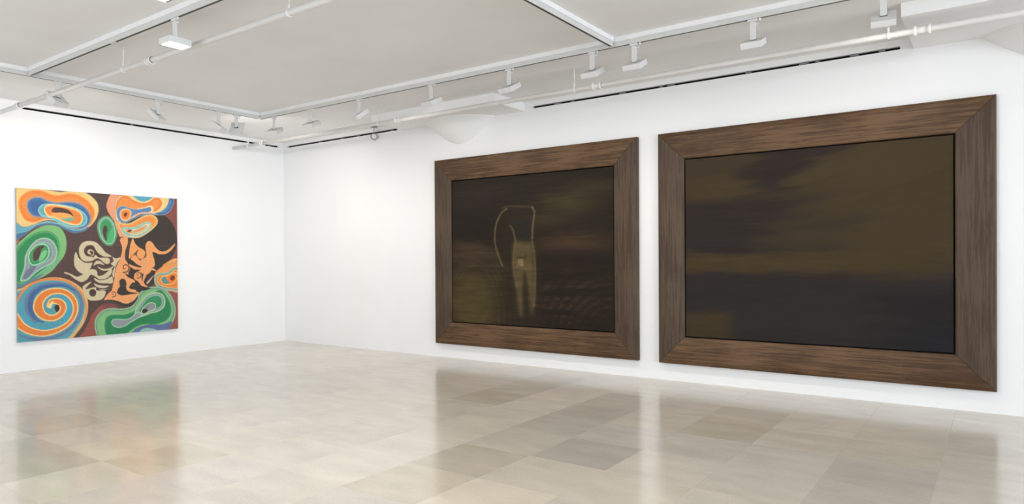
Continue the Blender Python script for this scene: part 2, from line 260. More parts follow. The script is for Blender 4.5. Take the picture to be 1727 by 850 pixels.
def sea_art():            # big dusky landscape: brown cloud, olive light, dark water
    h, w = 520, 680
    U, V = np.meshgrid((np.arange(w)+.5)/w, (np.arange(h)+.5)/h)
    n0 = brush(h, w, 3); sl = np.clip((.5-V)*.9, 0, .45)*sst(U, .15, .5)
    n = n0[np.clip(((V+(U-.5)*sl)*h).astype(int), 0, h-1), np.clip((U*w).astype(int), 0, w-1)]
    V2 = V+n*.07; U2 = U+(smooth_noise(h, w, 40, 4, 9)-.5)*.16
    ol = np.array([69, 58, 36.]); br = np.array([46, 38, 33.]); gy = np.array([45, 42, 40.])
    g = lambda cx, cy, sx, sy: np.exp(-((U2-cx)/sx)**2-((V2-cy)/sy)**2)
    m = np.ones((h, w))                                # 1 = olive
    Vd = V2+(U-.45)*.12
    m = m*(1-.95*np.clip(sst(U2, .22, .36)*(1-sst(U2+Vd*1.3, .60, .74))*(1-sst(Vd, .16, .26)), 0, 1))
    m = m*(1-.18*sst(n, .05, .3)*(V < .5))
    m = m*(1-.98*np.clip(sst(V2, .20, .27)*(1-sst(V2, .50, .56))*(1-sst(U2+(V2-.35)*.5, .30, .62)), 0, 1))
    m = m*(1-.55*np.clip(g(.62, .40, .12, .05)+g(.55, .50, .13, .03), 0, 1))
    m = m*(1-.35*g(.1, .05, .2, .07))
    water = sst(V2, .615, .655)*(1-.55*g(.85, .66, .18, .02))
    m = m*(1-water)
    m = np.maximum(m, .85*sst(V+n*.02, .83, .88)*(1-sst(U+n*.03, .15, .25)))
    c = ol*m[..., None]+(br*(1-V)[..., None]+gy*V[..., None])*(1-m)[..., None]
    c = c*(1+.22*n[..., None])+sst(U+V2*.3, 1.0, 1.3)[..., None]*np.array([0, 0, 3.])
    dkr = np.clip(sst(U2, .6, .95)*sst(V2, .7, .74), 0, 1)
    c = c*(1-.22*dkr[..., None])+dkr[..., None]*np.array([0, 2, 3])
    return np.clip(c*np.array([.91, .885, .90])/255., 0, 1)

def figure_art():         # smaller dusky canvas: pale standing body, arcs of light at its feet
    h, w = 560, 620
    U, V = np.meshgrid((np.arange(w)+.5)/w, (np.arange(h)+.5)/h)
    n = brush(h, w, 21); n2 = (smooth_noise(h, w, 9, 60, 5)-.5)
    base = np.array([37, 30, 23.])*np.ones((h, w, 3))
    def add(mask, col): base[:] = base*(1-mask[..., None])+np.array(col, float)*mask[..., None]
    V2 = V+n*.06; U2 = U+n*.02
    g = lambda cx, cy, sx, sy: np.exp(-((U2-cx)/sx)**2-((V2-cy)/sy)**2)
    add(.7*g(.2, .12, .3, .12), (48, 40, 36)); add(.9*g(.75, .2, .16, .07), (66, 58, 34)); add(.6*g(.88, .12, .2, .05), (58, 50, 32))
    add(.7*g(.62, .3, .16, .05), (62, 54, 32)); add(.8*g(.78, .46, .25, .05), (72, 54, 36)); add(.8*g(.1, .3, .28, .12), (34, 28, 24))
    add(.8*g(.12, .5, .16, .06), (64, 48, 34)); add(.8*g(.85, .57, .16, .05), (36, 28, 24)); add(.6*g(.9, .36, .2, .05), (40, 34, 26))
    # glow at the lower left, arcs
    add(.85*np.clip(1.5*np.exp(-((U-.14)/.17)**2-((V-.86)/.22)**2), 0, 1), (78, 66, 38))
    for k in range(5):
        r = np.hypot((U-.16)/(.16+.035*k), (V-.95)/(.36+.03*k)); add(np.clip(.26*np.exp(-((r-1+.08*n)/.045)**2)*(.7+2*n), 0, 1), (88, 74, 48))
    for k in range(9):
        r = np.hypot((U-1.04)/(.16+.045*k), (V-1.02)/(.14+.045*k)); add(np.clip(.32*np.exp(-((r-1+.10*n)/.03)**2)*sst(V, .55, .8)*(.5+2.5*n), 0, 1), (88, 64, 44))
    # body: torso, hips, two legs
    def soft_poly(pts, blur, n_=9):
        cvp = Canvas(w, h, (0, 0, 0)); cvp.fill(spline(pts), (255, 255, 255)); m = cvp.a[..., 0]
        for _ in range(3):
            k = max(1, int(blur)); c_ = np.cumsum(np.pad(m, ((k, k), (0, 0)), mode='edge'), 0); m = (c_[2*k:]-c_[:-2*k])/(2*k)
            c_ = np.cumsum(np.pad(m, ((0, 0), (k, k)), mode='edge'), 1); m = (c_[:, 2*k:]-c_[:, :-2*k])/(2*k)
        return m
    add(.6*soft_poly([(.34, .30), (.40, .2), (.50, .2), (.56, .3), (.57, .6), (.55, 1.02), (.40, 1.02), (.36, .6)], 14), (44, 38, 26))
    add(.95*soft_poly([(.425, .44), (.50, .445), (.535, .45), (.545, .55), (.55, .7), (.545, .9), (.525, .9), (.505, .72), (.49, .72), (.48, .92), (.455, .92), (.43, .74), (.415, .58)], 6), (86, 73, 48))
    add(.8*soft_poly([(.40, .3), (.46, .28), (.53, .3), (.52, .42), (.43, .42), (.41, .36)], 7), (40, 36, 32))
    add(.85*soft_poly([(.482, .66), (.497, .66), (.503, .8), (.50, .98), (.485, .98), (.477, .8)], 4), (44, 38, 26))
    def line(pts, wd, col, al):
        S = spline(pts, closed=False, n=14); d = np.full((h, w), 9.)
        S = spline(S, closed=False, n=4)
        for x, y in S: d = np.minimum(d, np.hypot(U-x, V-y))
        add(al*np.exp(-(d/wd)**2), col)
    line([(.375, .215), (.335, .25), (.305, .32), (.295, .42), (.315, .52), (.345, .6)], .006, (130, 112, 76), .6)
    line([(.345, .21), (.36, .205), (.40, .20), (.50, .21), (.54, .215)], .006, (84, 70, 50), .6)
    line([(.535, .215), (.55, .25), (.54, .33), (.535, .42)], .006, (130, 112, 76), .65)
    line([(.395, .33), (.415, .36), (.43, .44)], .005, (110, 96, 66), .7)
    line([(.43, .44), (.415, .55), (.42, .65), (.44, .75)], .006, (104, 90, 60), .6); line([(.535, .44), (.55, .55), (.552, .7), (.545, .86)], .008, (100, 86, 56), .7)
    line([(.445, .54), (.475, .55), (.495, .535)], .008, (52, 44, 30), .7)
    for x in (.458, .466, .474): line([(x, .555), (x+.002, .6)], .0035, (170, 150, 112), .5)
    line([(.45, .56), (.447, .60)], .004, (170, 150, 112), .4)
    line([(.16, .99), (.28, .8), (.31, .66), (.29, .5)], .02, (60, 52, 36), .4)
    base *= (1+.34*n)[..., None]
    return np.clip(base/255., 0, 1)

# ---------------------------------------------------------------- helpers
def project(P):
    d = Vector(P)-CAM; z = d.dot(fw)
    if z < .05: return None
    return W/2+F_PX*d.dot(rt)/z, CY-F_PX*d.dot(up)/z

def link(name, me, mat=None, parent=None, loc=(0, 0, 0), rot=(0, 0, 0)):
    o = bpy.data.objects.new(name, me); COL.objects.link(o)
    o.location = loc; o.rotation_euler = rot
    if mat and me is not None and not me.materials: me.materials.append(mat)
    if parent: o.parent = parent
    return o

def tag(o, label, cat, group=None):
    o['label'] = label; o['category'] = cat
    if group: o['group'] = group
    return o

def struct(o):
    o['kind'] = 'structure'; return o

def thing(name, label, cat, loc, rotz=0, group=None):
    o = bpy.data.objects.new(name, None); COL.objects.link(o); o.empty_display_size = .05
    o.location = loc; o.rotation_euler = (0, 0, rotz)
    return tag(o, label, cat, group)

def mesh_from(bm, name, smooth=False):
    me = bpy.data.meshes.new(name); bmesh.ops.recalc_face_normals(bm, faces=bm.faces); bm.to_mesh(me); bm.free()
    if smooth:
        for p in me.polygons: p.use_smooth = True
    return me

def add_box(bm, lo, hi):
    x0, y0, z0 = lo; x1, y1, z1 = hi
    v = [bm.verts.new(c) for c in ((x0, y0, z0), (x1, y0, z0), (x1, y1, z0), (x0, y1, z0), (x0, y0, z1), (x1, y0, z1), (x1, y1, z1), (x0, y1, z1))]
    for f in ((0, 3, 2, 1), (4, 5, 6, 7), (0, 1, 5, 4), (1, 2, 6, 5), (2, 3, 7, 6), (3, 0, 4, 7)): bm.faces.new([v[i] for i in f])

def boxes(name, bs, mat, parent=None, bevel=0, loc=(0, 0, 0), rot=(0, 0, 0)):
    bm = bmesh.new()
    for lo, hi in bs: add_box(bm, lo, hi)
    if bevel: bmesh.ops.bevel(bm, geom=bm.edges[:], offset=bevel, segments=2, affect='EDGES')
    return link(name, mesh_from(bm, name), mat, parent, loc, rot)

def add_tube(bm, a, b, r, n=16, r2=None):
    a = Vector(a); b = Vector(b); d = (b-a); L = d.length
    m = Matrix.Translation((a+b)/2) @ d.to_track_quat('Z', 'Y').to_matrix().to_4x4()
    bmesh.ops.create_cone(bm, cap_ends=True, segments=n, radius1=r, radius2=r if r2 is None else r2, depth=L, matrix=m)

def tube(name, segs, mat, parent=None, n=16, loc=(0, 0, 0)):
    bm = bmesh.new()
    for s in segs: add_tube(bm, *s[:3], n=n, r2=s[3] if len(s) > 3 else None)
    me = mesh_from(bm, name)
    for p in me.polygons: p.use_smooth = len(p.vertices) == 4
    return link(name, me, mat, parent, loc)

def mat_base(name, col, rough=.5, spec=.5, metal=0.):
    m = bpy.data.materials.new(name); m.use_nodes = True
    b = m.node_tree.nodes['Principled BSDF']
    b.inputs['Base Color'].default_value = (*col, 1); b.inputs['Roughness'].default_value = rough
    b.inputs['Specular IOR Level'].default_value = spec; b.inputs['Metallic'].default_value = metal
    return m, m.node_tree, b

def N(nt, t, **kw):
    n = nt.nodes.new(t)
    for k, v in kw.items():
        if k in n.inputs: n.inputs[k].default_value = v
        else: setattr(n, k, v)
    return n

def mottled(name, c0, c1, scale, rough, bump=0., detail=4, spec=.3, stretch=(1, 1, 1), dist=.01, coord='Object', lo=.35, hi=.65):
    m, nt, b = mat_base(name, c0, rough, spec)
    tc = N(nt, 'ShaderNodeTexCoord'); mp = N(nt, 'ShaderNodeMapping'); mp.inputs['Scale'].default_value = stretch
    nt.links.new(tc.outputs[coord], mp.inputs['Vector'])
    no = N(nt, 'ShaderNodeTexNoise'); no.inputs['Scale'].default_value = scale; no.inputs['Detail'].default_value = detail
    nt.links.new(mp.outputs[0], no.inputs['Vector'])
    cr = N(nt, 'ShaderNodeValToRGB'); cr.color_ramp.elements[0].position = lo; cr.color_ramp.elements[1].position = hi
    cr.color_ramp.elements[0].color = (*c0, 1); cr.color_ramp.elements[1].color = (*c1, 1)
    nt.links.new(no.outputs['Fac'], cr.inputs['Fac']); nt.links.new(cr.outputs['Color'], b.inputs['Base Color'])
    if bump:
        bp = N(nt, 'ShaderNodeBump'); bp.inputs['Strength'].default_value = bump; bp.inputs['Distance'].default_value = dist
        nt.links.new(no.outputs['Fac'], bp.inputs['Height']); nt.links.new(bp.outputs[0], b.inputs['Normal'])
    return m

# ---------------------------------------------------------------- materials
M = {}
M['wall'] = mottled('white_wall_paint', (.845, .845, .84), (.86, .86, .856), 1.3, .75, spec=.2)
M['ceil'] = mottled('old_plaster_ceiling', (.845, .84, .832), (.88, .878, .872), 1.1, .8, bump=.5, detail=9, spec=.15, stretch=(1, 1, 1), dist=.02)
M['pipe'] = mottled('white_pipe_paint', (.80, .79, .77), (.84, .83, .81), 6, .45, spec=.4)
M['fix'] = mottled('white_lamp_enamel', (.70, .70, .695), (.73, .73, .72), 8, .4, spec=.4)
M['track'] = mottled('white_track_enamel', (.62, .62, .60), (.65, .65, .63), 8, .45, spec=.35)
M['tbase'] = mottled('white_track_channel', (.82, .82, .82), (.85, .85, .85), 8, .45, spec=.35)
M['slot'] = mottled('dark_slot', (.05, .05, .05), (.07, .07, .07), 8, .6)
M['gap'] = mottled('black_gap', (.004, .004, .004), (.008, .008, .008), 8, .8, spec=.1)
M['grey'] = mottled('grey_metal', (.20, .20, .20), (.26, .26, .25), 20, .4, spec=.5)
M['glassy'] = mottled('frosted_lens', (.75, .75, .74), (.8, .8, .8), 20, .25, spec=.5)
m, nt, b = mat_base('lamp_diffuser', (.9, .9, .9), .5); b.inputs['Emission Color'].default_value = (*SPOT_COL, 1); b.inputs['Emission Strength'].default_value = 5.0
tc = N(nt, 'ShaderNodeTexCoord'); no = N(nt, 'ShaderNodeTexNoise'); no.inputs['Scale'].default_value = 30
nt.links.new(tc.outputs['Object'], no.inputs['Vector'])
mr = N(nt, 'ShaderNodeMapRange'); mr.inputs['To Min'].default_value = .45; mr.inputs['To Max'].default_value = .55
nt.links.new(no.outputs['Fac'], mr.inputs['Value']); nt.links.new(mr.outputs[0], b.inputs['Roughness'])
M['emit'] = m

# polished limestone: tone comes from the object colour of each tile
m, nt, b = mat_base('polished_limestone', (.6, .55, .47), .2, .85)
oi = N(nt, 'ShaderNodeObjectInfo'); ge = N(nt, 'ShaderNodeNewGeometry')
n1 = N(nt, 'ShaderNodeTexNoise'); n1.inputs['Scale'].default_value = 2.2; n1.inputs['Detail'].default_value = 6
n2 = N(nt, 'ShaderNodeTexNoise'); n2.inputs['Scale'].default_value = 60; n2.inputs['Detail'].default_value = 3
ad = N(nt, 'ShaderNodeVectorMath'); ad.operation = 'MULTIPLY_ADD'; ad.inputs[1].default_value = (1, 2.4, 1)
rn = N(nt, 'ShaderNodeVectorMath'); rn.operation = 'SCALE'; rn.inputs[0].default_value = (37, 19, 11)
nt.links.new(oi.outputs['Random'], rn.inputs['Scale'])
nt.links.new(ge.outputs['Position'], ad.inputs[0]); nt.links.new(rn.outputs[0], ad.inputs[2])
nt.links.new(ad.outputs[0], n1.inputs['Vector']); nt.links.new(ge.outputs['Position'], n2.inputs['Vector'])
r1 = N(nt, 'ShaderNodeMapRange'); r1.inputs['From Min'].default_value = .3; r1.inputs['From Max'].default_value = .7; r1.inputs['To Min'].default_value = .92; r1.inputs['To Max'].default_value = 1.07
r2 = N(nt, 'ShaderNodeMapRange'); r2.inputs['From Min'].default_value = .3; r2.inputs['From Max'].default_value = .7; r2.inputs['To Min'].default_value = .95; r2.inputs['To Max'].default_value = 1.04
nt.links.new(n1.outputs['Fac'], r1.inputs['Value']); nt.links.new(n2.outputs['Fac'], r2.inputs['Value'])
mu = N(nt, 'ShaderNodeMath'); mu.operation = 'MULTIPLY'; nt.links.new(r1.outputs[0], mu.inputs[0]); nt.links.new(r2.outputs[0], mu.inputs[1])
vm = N(nt, 'ShaderNodeVectorMath'); vm.operation = 'SCALE'
nt.links.new(oi.outputs['Color'], vm.inputs[0]); nt.links.new(mu.outputs[0], vm.inputs['Scale'])
nt.links.new(vm.outputs[0], b.inputs['Base Color'])
n3 = N(nt, 'ShaderNodeTexNoise'); n3.inputs['Scale'].default_value = 3.5; n3.inputs['Detail'].default_value = 2
nt.links.new(ge.outputs['Position'], n3.inputs['Vector'])
r3 = N(nt, 'ShaderNodeMapRange'); r3.inputs['From Min'].default_value = .3; r3.inputs['From Max'].default_value = .7; r3.inputs['To Min'].default_value = .13; r3.inputs['To Max'].default_value = .18
nt.links.new(n3.outputs['Fac'], r3.inputs['Value']); nt.links.new(r3.outputs[0], b.inputs['Roughness'])
M['tile'] = m

# stained wood, grain along local X
def wood(name, tones, seed):
    m, nt, b = mat_base(name, tones[1], .45, .18)
    tc = N(nt, 'ShaderNodeTexCoord'); mp = N(nt, 'ShaderNodeMapping'); mp.inputs['Scale'].default_value = (.8, 22, 22)
    mp.inputs['Location'].default_value = (seed*3.7, seed*1.3, 0)
    oi = N(nt, 'ShaderNodeObjectInfo'); off = N(nt, 'ShaderNodeVectorMath'); off.operation = 'SCALE'; off.inputs[0].default_value = (31, 17, 0)
    nt.links.new(oi.outputs['Random'], off.inputs['Scale'])
    a0 = N(nt, 'ShaderNodeVectorMath'); nt.links.new(tc.outputs['Object'], mp.inputs['Vector']); nt.links.new(mp.outputs[0], a0.inputs[0]); nt.links.new(off.outputs[0], a0.inputs[1])
    n1 = N(nt, 'ShaderNodeTexNoise'); n1.inputs['Scale'].default_value = 2.2; n1.inputs['Detail'].default_value = 7; n1.inputs['Distortion'].default_value = .6; n1.inputs['Roughness'].default_value = .62
    n2 = N(nt, 'ShaderNodeTexNoise'); n2.inputs['Scale'].default_value = 14; n2.inputs['Detail'].default_value = 4
    n3 = N(nt, 'ShaderNodeTexNoise'); n3.inputs['Scale'].default_value = 1.6; n3.inputs['Detail'].default_value = 3
    nt.links.new(a0.outputs[0], n1.inputs['Vector']); nt.links.new(a0.outputs[0], n2.inputs['Vector']); nt.links.new(tc.outputs['Object'], n3.inputs['Vector'])
    s = N(nt, 'ShaderNodeMath'); s.operation = 'MULTIPLY_ADD'; s.inputs[1].default_value = .35
    nt.links.new(n2.outputs['Fac'], s.inputs[0]); nt.links.new(n1.outputs['Fac'], s.inputs[2])
    s2 = N(nt, 'ShaderNodeMath'); s2.operation = 'MULTIPLY_ADD'; s2.inputs[1].default_value = .45
    nt.links.new(n3.outputs['Fac'], s2.inputs[0]); nt.links.new(s.outputs[0], s2.inputs[2])
    cr = N(nt, 'ShaderNodeValToRGB'); e = cr.color_ramp.elements
    e[0].position = .60; e[0].color = (*tones[0], 1); e[1].position = 1.2; e[1].color = (*tones[2], 1)
    k = e.new(.88); k.color = (*tones[1], 1)
    nt.links.new(s2.outputs[0], cr.inputs['Fac']); nt.links.new(cr.outputs['Color'], b.inputs['Base Color'])
    bp = N(nt, 'ShaderNodeBump'); bp.inputs['Strength'].default_value = .12; bp.inputs['Distance'].default_value = .003
    nt.links.new(n2.outputs['Fac'], bp.inputs['Height']); nt.links.new(bp.outputs[0], b.inputs['Normal'])
    return m
M['wood'] = wood('dark_stained_oak', ((.034, .018, .009), (.088, .048, .024), (.145, .083, .042)), 1)
M['wood2'] = wood('greyed_stained_oak', ((.040, .024, .015), (.067, .043, .028), (.094, .064, .042)), 5)

def paint_mat(name, rough, weave, spec=.25):
    m, nt, b = mat_base(name, (.5, .5, .5), rough, spec)
    at_ = N(nt, 'ShaderNodeAttribute'); at_.attribute_name = 'paint'; nt.links.new(at_.outputs['Color'], b.inputs['Base Color'])
    tc = N(nt, 'ShaderNodeTexCoord'); no = N(nt, 'ShaderNodeTexNoise'); no.inputs['Scale'].default_value = weave; no.inputs['Detail'].default_value = 3
    nt.links.new(tc.outputs['Object'], no.inputs['Vector'])
    bp = N(nt, 'ShaderNodeBump'); bp.inputs['Strength'].default_value = .1; bp.inputs['Distance'].default_value = .002
    nt.links.new(no.outputs['Fac'], bp.inputs['Height']); nt.links.new(bp.outputs[0], b.inputs['Normal'])
    return m

# ---------------------------------------------------------------- room shell
ZC, ZD, RX, RY, T = 3.72, 3.60, 24.0, -12.5, .2        # ceiling, drop panels, room extent
S0, S1 = 3.619, 3.651                                  # slot under the ceiling
SLOT_R = ((.109, 2.993), (5.64, 10.146)); SLOT_L = ((-4.268, -.103),)
bs = [((0, 0, -.02), (RX, T, S0)), ((0, 0, S1), (RX, T, ZC))]
xs = [0]+[v for s in SLOT_R for v in s]+[RX]
for i in range(0, len(xs), 2): bs.append(((xs[i], 0, S0), (xs[i+1], T, S1)))
struct(boxes('wall_right', bs, M['wall']))
bs = [((-T, RY, -.02), (0, T, S0)), ((-T, RY, S1), (0, T, ZC))]
ys = [RY]+[v for s in SLOT_L for v in s]+[T]
for i in range(0, len(ys), 2): bs.append(((-T, ys[i], S0), (0, ys[i+1], S1)))
struct(boxes('wall_left', bs, M['wall']))
# walls beside and behind the camera, with their window bands
WZ0, WZ1 = .6, 3.2
struct(boxes('wall_side', [((RX, RY, -.02), (RX+T, T, WZ0)), ((RX, RY, WZ1), (RX+T, T, ZC)), ((RX, RY, WZ0), (RX+T, -10.5, WZ1)), ((RX, -1.9, WZ0), (RX+T, T, WZ1))], M['wall']))
struct(boxes('wall_front', [((-T, RY-T, -.02), (RX+T, RY, WZ0)), ((-T, RY-T, WZ1), (RX+T, RY, ZC)), ((-T, RY-T, WZ0), (2.2, RY, WZ1)), ((11.8, RY-T, WZ0), (RX+T, RY, WZ1))], M['wall']))
w1 = struct(boxes('window_1', [((RX+.08, -10.5, WZ0), (RX+.13, -1.9, WZ0+.06)), ((RX+.08, -10.5, WZ1-.06), (RX+.13, -1.9, WZ1))]+[((RX+.08, -10.5+k*2.135, WZ0+.06), (RX+.13, -10.44+k*2.135, WZ1-.06)) for k in range(5)], M['fix']))
w2 = struct(boxes('window_2', [((2.2, RY-.13, WZ0), (11.8, RY-.08, WZ0+.06)), ((2.2, RY-.13, WZ1-.06), (11.8, RY-.08, WZ1))]+[((2.2+k*1.908, RY-.13, WZ0+.06), (2.26+k*1.908, RY-.08, WZ1-.06)) for k in range(6)], M['fix']))
ceil = struct(boxes('ceiling', [((-T, RY-T, ZC), (RX+T, T, ZC+.2))], M['ceil']))

# black slots with their clips
def slot(name, axis, a, b, clips):
    if axis == 'x': o = boxes(name, [((a, .045, S0-.01), (b, .06, S1+.01))], M['gap'])
    else: o = boxes(name, [((-.06, a, S0-.01), (-.045, b, S1+.01))], M['gap'])
    struct(o)
    for c, w_ in clips:
        if axis == 'x': boxes('clip', [((c-w_, .004, S0+.008), (c+w_, .045, S1-.010)), ((c-w_*.4, .0, S0+.012), (c+w_*.4, .004, S1-.014))], M['grey'], o)
        else: boxes('clip', [((-.045, c-w_, S0+.008), (-.004, c+w_, S1-.010))], M['grey'], o)
slot('trim_1', 'x', *SLOT_R[0], [(1.05, .03), (1.62, .02), (2.05, .03), (2.86, .03)])
slot('trim_2', 'x', *SLOT_R[1], [(6.05, .05), (6.28, .02), (7.02, .04), (7.55, .02), (7.68, .04), (8.62, .03), (9.22, .05), (9.36, .02), (9.72, .04), (9.98, .03)])
slot('trim_3', 'y', *SLOT_L[0], [(-2.75, .02), (-.75, .03), (-.3, .03)])

# drop panels and mushroom capitals of the columns buried in the wall
def panel(x0, x1, y):
    boxes('drop_panel', [((x0, y, ZD), (x1, .0, ZC))], M['ceil'], ceil)
panel(3.16, 5.50, -.71); panel(10.27, 12.75, -1.13)
def capital(xc):
    D, Rr = .30, .725; bm = bmesh.new(); n = 64; rings = []
    prof = [(3.22, .27), (3.25, .295), (3.30, .355), (3.40, .475), (3.50, .60), (3.585, .705), (3.592, .722), (3.60, .725)]
    for z, r in prof:
        rings.append([bm.verts.new((xc+r*math.cos(math.pi*2*k/n), D+r*math.sin(math.pi*2*k/n), z)) for k in range(n)])
    for a, b_ in zip(rings, rings[1:]):
        for k in range(n): bm.faces.new((a[k], a[(k+1) % n], b_[(k+1) % n], b_[k]))
    bmesh.ops.bisect_plane(bm, geom=bm.verts[:]+bm.edges[:]+bm.faces[:], plane_co=(0, .004, 0), plane_no=(0, 1, 0), clear_outer=True)
    link('column_capital', mesh_from(bm, 'column_capital', True), M['wall'], ceil)
capital(4.33); capital(11.49)

# ---------------------------------------------------------------- floor: slab and limestone tiles
floor = struct(boxes('floor', [((-T, RY-T, -.14), (RX+T, T, -.02))], M['wall']))
P_, X0, Y0, G = .645, 8.04, -3.66, .0003
rnd = random.Random(11)
def clampc(c): return tuple(max(.02, v) for v in c)+(1,)
BASE = (.60, .545, .465)
TONE = {}   # (column, row) counted from the tile whose corner is (8.04,-3.66)
def tone(kx, ky, f, warm=0.): TONE[(kx, ky)] = (f, warm)
tone(-1, -1, .84, .02); tone(-1, -2, .90, .03); tone(0, 0, .80, -.01); tone(0, -1, .98, .01); tone(0, -2, 1.1, .02); tone(-1, 0, .90); tone(-1, 1, .86); tone(-1, 2, .84); tone(-1, 3, .9)
tone(-2, 0, 1.03); tone(-2, 1, 1.03); tone(-2, 2, 1.06); tone(-2, -1, 1.06); tone(-2, -2, 1.05); tone(-3, 2, .84, .01); tone(-3, 3, .92); tone(-2, 3, 1.05); tone(-3, 1, 1.0); tone(-3, 4, .88)
tone(1, 2, .84, .02); tone(1, 3, .88, .01); tone(1, 1, .95, -.01); tone(2, 1, .98, -.01); tone(2, 0, 1.0); tone(3, 1, .88, -.01); tone(3, 0, .9); tone(3, 2, .95, .01); tone(2, 2, .98, .01); tone(0, 1, .93, -.02); tone(0, 2, .95); tone(4, 1, 1.0, -.01); tone(4, 0, 1.04, -.02)
tone(-5, -4, .84, .02); tone(-6, -4, .86, .01); tone(-4, -3, .92, .03); tone(-4, -2, .97, .02); tone(-5, -3, 1.04, .02); tone(-4, -4, 1.03, .01); tone(-3, -3, .98, -.02); tone(-3, -4, .97, -.02); tone(-7, -3, .88, .01); tone(-5, -5, 1.05, .01)
full = None; rest = []
def tile_bm(bm, x0, y0, x1, y1, cx=0, cy=0, z=0):
    c = .0006; lo = [(x0+G, y0+G), (x1-G, y0+G), (x1-G, y1-G), (x0+G, y1-G)]; hi = [(x0+G+c, y0+G+c), (x1-G-c, y0+G+c), (x1-G-c, y1-G-c), (x0+G+c, y1-G-c)]
    A = [bm.verts.new((x-cx, y-cy, -.02)) for x, y in lo]; B = [bm.verts.new((x-cx, y-cy, -.0005+z)) for x, y in lo]; C_ = [bm.verts.new((x-cx, y-cy, z)) for x, y in hi]
    bm.faces.new(C_)
    for i in range(4):
        j = (i+1) % 4; bm.faces.new((A[i], A[j], B[j], B[i])); bm.faces.new((B[i], B[j], C_[j], C_[i]))
nt_ = 0
for kx in range(-13, 26):
    for ky in range(-14, 7):
        x0 = max(X0+kx*P_, 0); x1 = min(X0+(kx+1)*P_, RX); y0 = max(Y0+ky*P_, RY); y1 = min(Y0+(ky+1)*P_, 0)
        if x1-x0 < .01 or y1-y0 < .01: continue
        vis = False
        for a in (0, .5, 1):
            for b_ in (0, .5, 1):
                q = project((x0+(x1-x0)*a, y0+(y1-y0)*b_, 0))
                if q and -15 < q[0] < W+15 and -15 < q[1] < H+15: vis = True
        if not vis: rest.append((x0, y0, x1, y1)); continue
        cx, cy = (x0+x1)/2, (y0+y1)/2
        if abs(x1-x0-P_) < 1e-4 and abs(y1-y0-P_) < 1e-4:
            if full is None:
                bm = bmesh.new(); tile_bm(bm, -P_/2, -P_/2, P_/2, P_/2); full = mesh_from(bm, 'tile'); full.materials.append(M['tile'])
            me = full
        else:
            bm = bmesh.new(); tile_bm(bm, x0, y0, x1, y1, cx, cy); me = mesh_from(bm, 'tile'); me.materials.append(M['tile'])
        o = link('tile', me, None, floor, (cx, cy, -rnd.random()*.0002))
        f, wm = TONE.get((kx, ky), (rnd.choice((.965, .985, 1., 1.01, 1.03, 1.0)), rnd.uniform(-.005, .007)))
        o.color = clampc((BASE[0]*f+wm*.3, BASE[1]*f, BASE[2]*f-wm)); nt_ += 1
bm = bmesh.new()
for r in rest: tile_bm(bm, *r)
o = link('tile_field', mesh_from(bm, 'tile_field'), M['tile'], floor); o.color = (*BASE, 1); o['kind'] = 'stuff'
print('tiles', nt_, 'rest', len(rest))

# ---------------------------------------------------------------- paintings
def painted_grid(name, img, nx, ny, w, h, mat, parent, loc, rot):
    # grid in the local XZ plane, facing local -Y; x left to right, z top to bottom
    ih, iw = img.shape[:2]
    me = bpy.data.meshes.new(name)
    gx, gz = np.meshgrid(np.linspace(0, w, nx), np.linspace(h, 0, ny))
    co = np.c_[gx.ravel(), np.zeros(nx*ny), gz.ravel()]
    i = np.arange(nx*ny).reshape(ny, nx)
    f = np.stack([i[:-1, :-1], i[1:, :-1], i[1:, 1:], i[:-1, 1:]], -1).reshape(-1, 4)
    me.vertices.add(len(co)); me.vertices.foreach_set('co', co.ravel())
    me.loops.add(f.size); me.loops.foreach_set('vertex_index', f.ravel().astype(np.int32))
    me.polygons.add(len(f)); me.polygons.foreach_set('loop_start', np.arange(0, f.size, 4, dtype=np.int32)); me.update(calc_edges=True)
    # box-filtered samples
    xs = (np.linspace(0, 1, nx)*(iw-1)); ys = (np.linspace(0, 1, ny)*(ih-1))
    rad = max(1, int(round(iw/nx/2)))
    pad = np.pad(img, ((rad, rad), (rad, rad), (0, 0)), mode='edge'); acc = np.zeros((ny, nx, 3))
    for dy in range(2*rad+1):
        for dx in range(2*rad+1): acc += pad[(ys.astype(int)+dy)][:, (xs.astype(int)+dx)]
    c = acc/(2*rad+1)**2
    c = np.where(c <= .04045, c/12.92, ((c+.055)/1.055)**2.4)
    at_ = me.color_attributes.new('paint', 'FLOAT_COLOR', 'POINT')
    at_.data.foreach_set('color', np.c_[c.reshape(-1, 3), np.ones(nx*ny)].astype(np.float32).ravel())
    return link(name, me, mat, parent, loc, rot)

# unframed canvas on the left wall
LY0, LY1, LZ0, LZ1 = -4.314, -2.0745, .407, 2.526
cvp = thing('painting', 'unframed canvas of orange, blue and green swirls with two curling faces, on the left wall', 'painting', (.0, LY0, LZ0), math.radians(90))
LW, LH = LY1-LY0, LZ1-LZ0
painted_grid('canvas', band_art(), 450, 430, LW, LH, paint_mat('painted_cloth', .7, 400), cvp, (0, -.0405, 0), (0, 0, 0))
sb = boxes('stretcher', [((0.0005, -.04, 0.0005), (LW-.0005, -.002, LH-.0005))], mottled('cloth_edge', (.30, .33, .34), (.42, .44, .42), 9, .8), cvp)
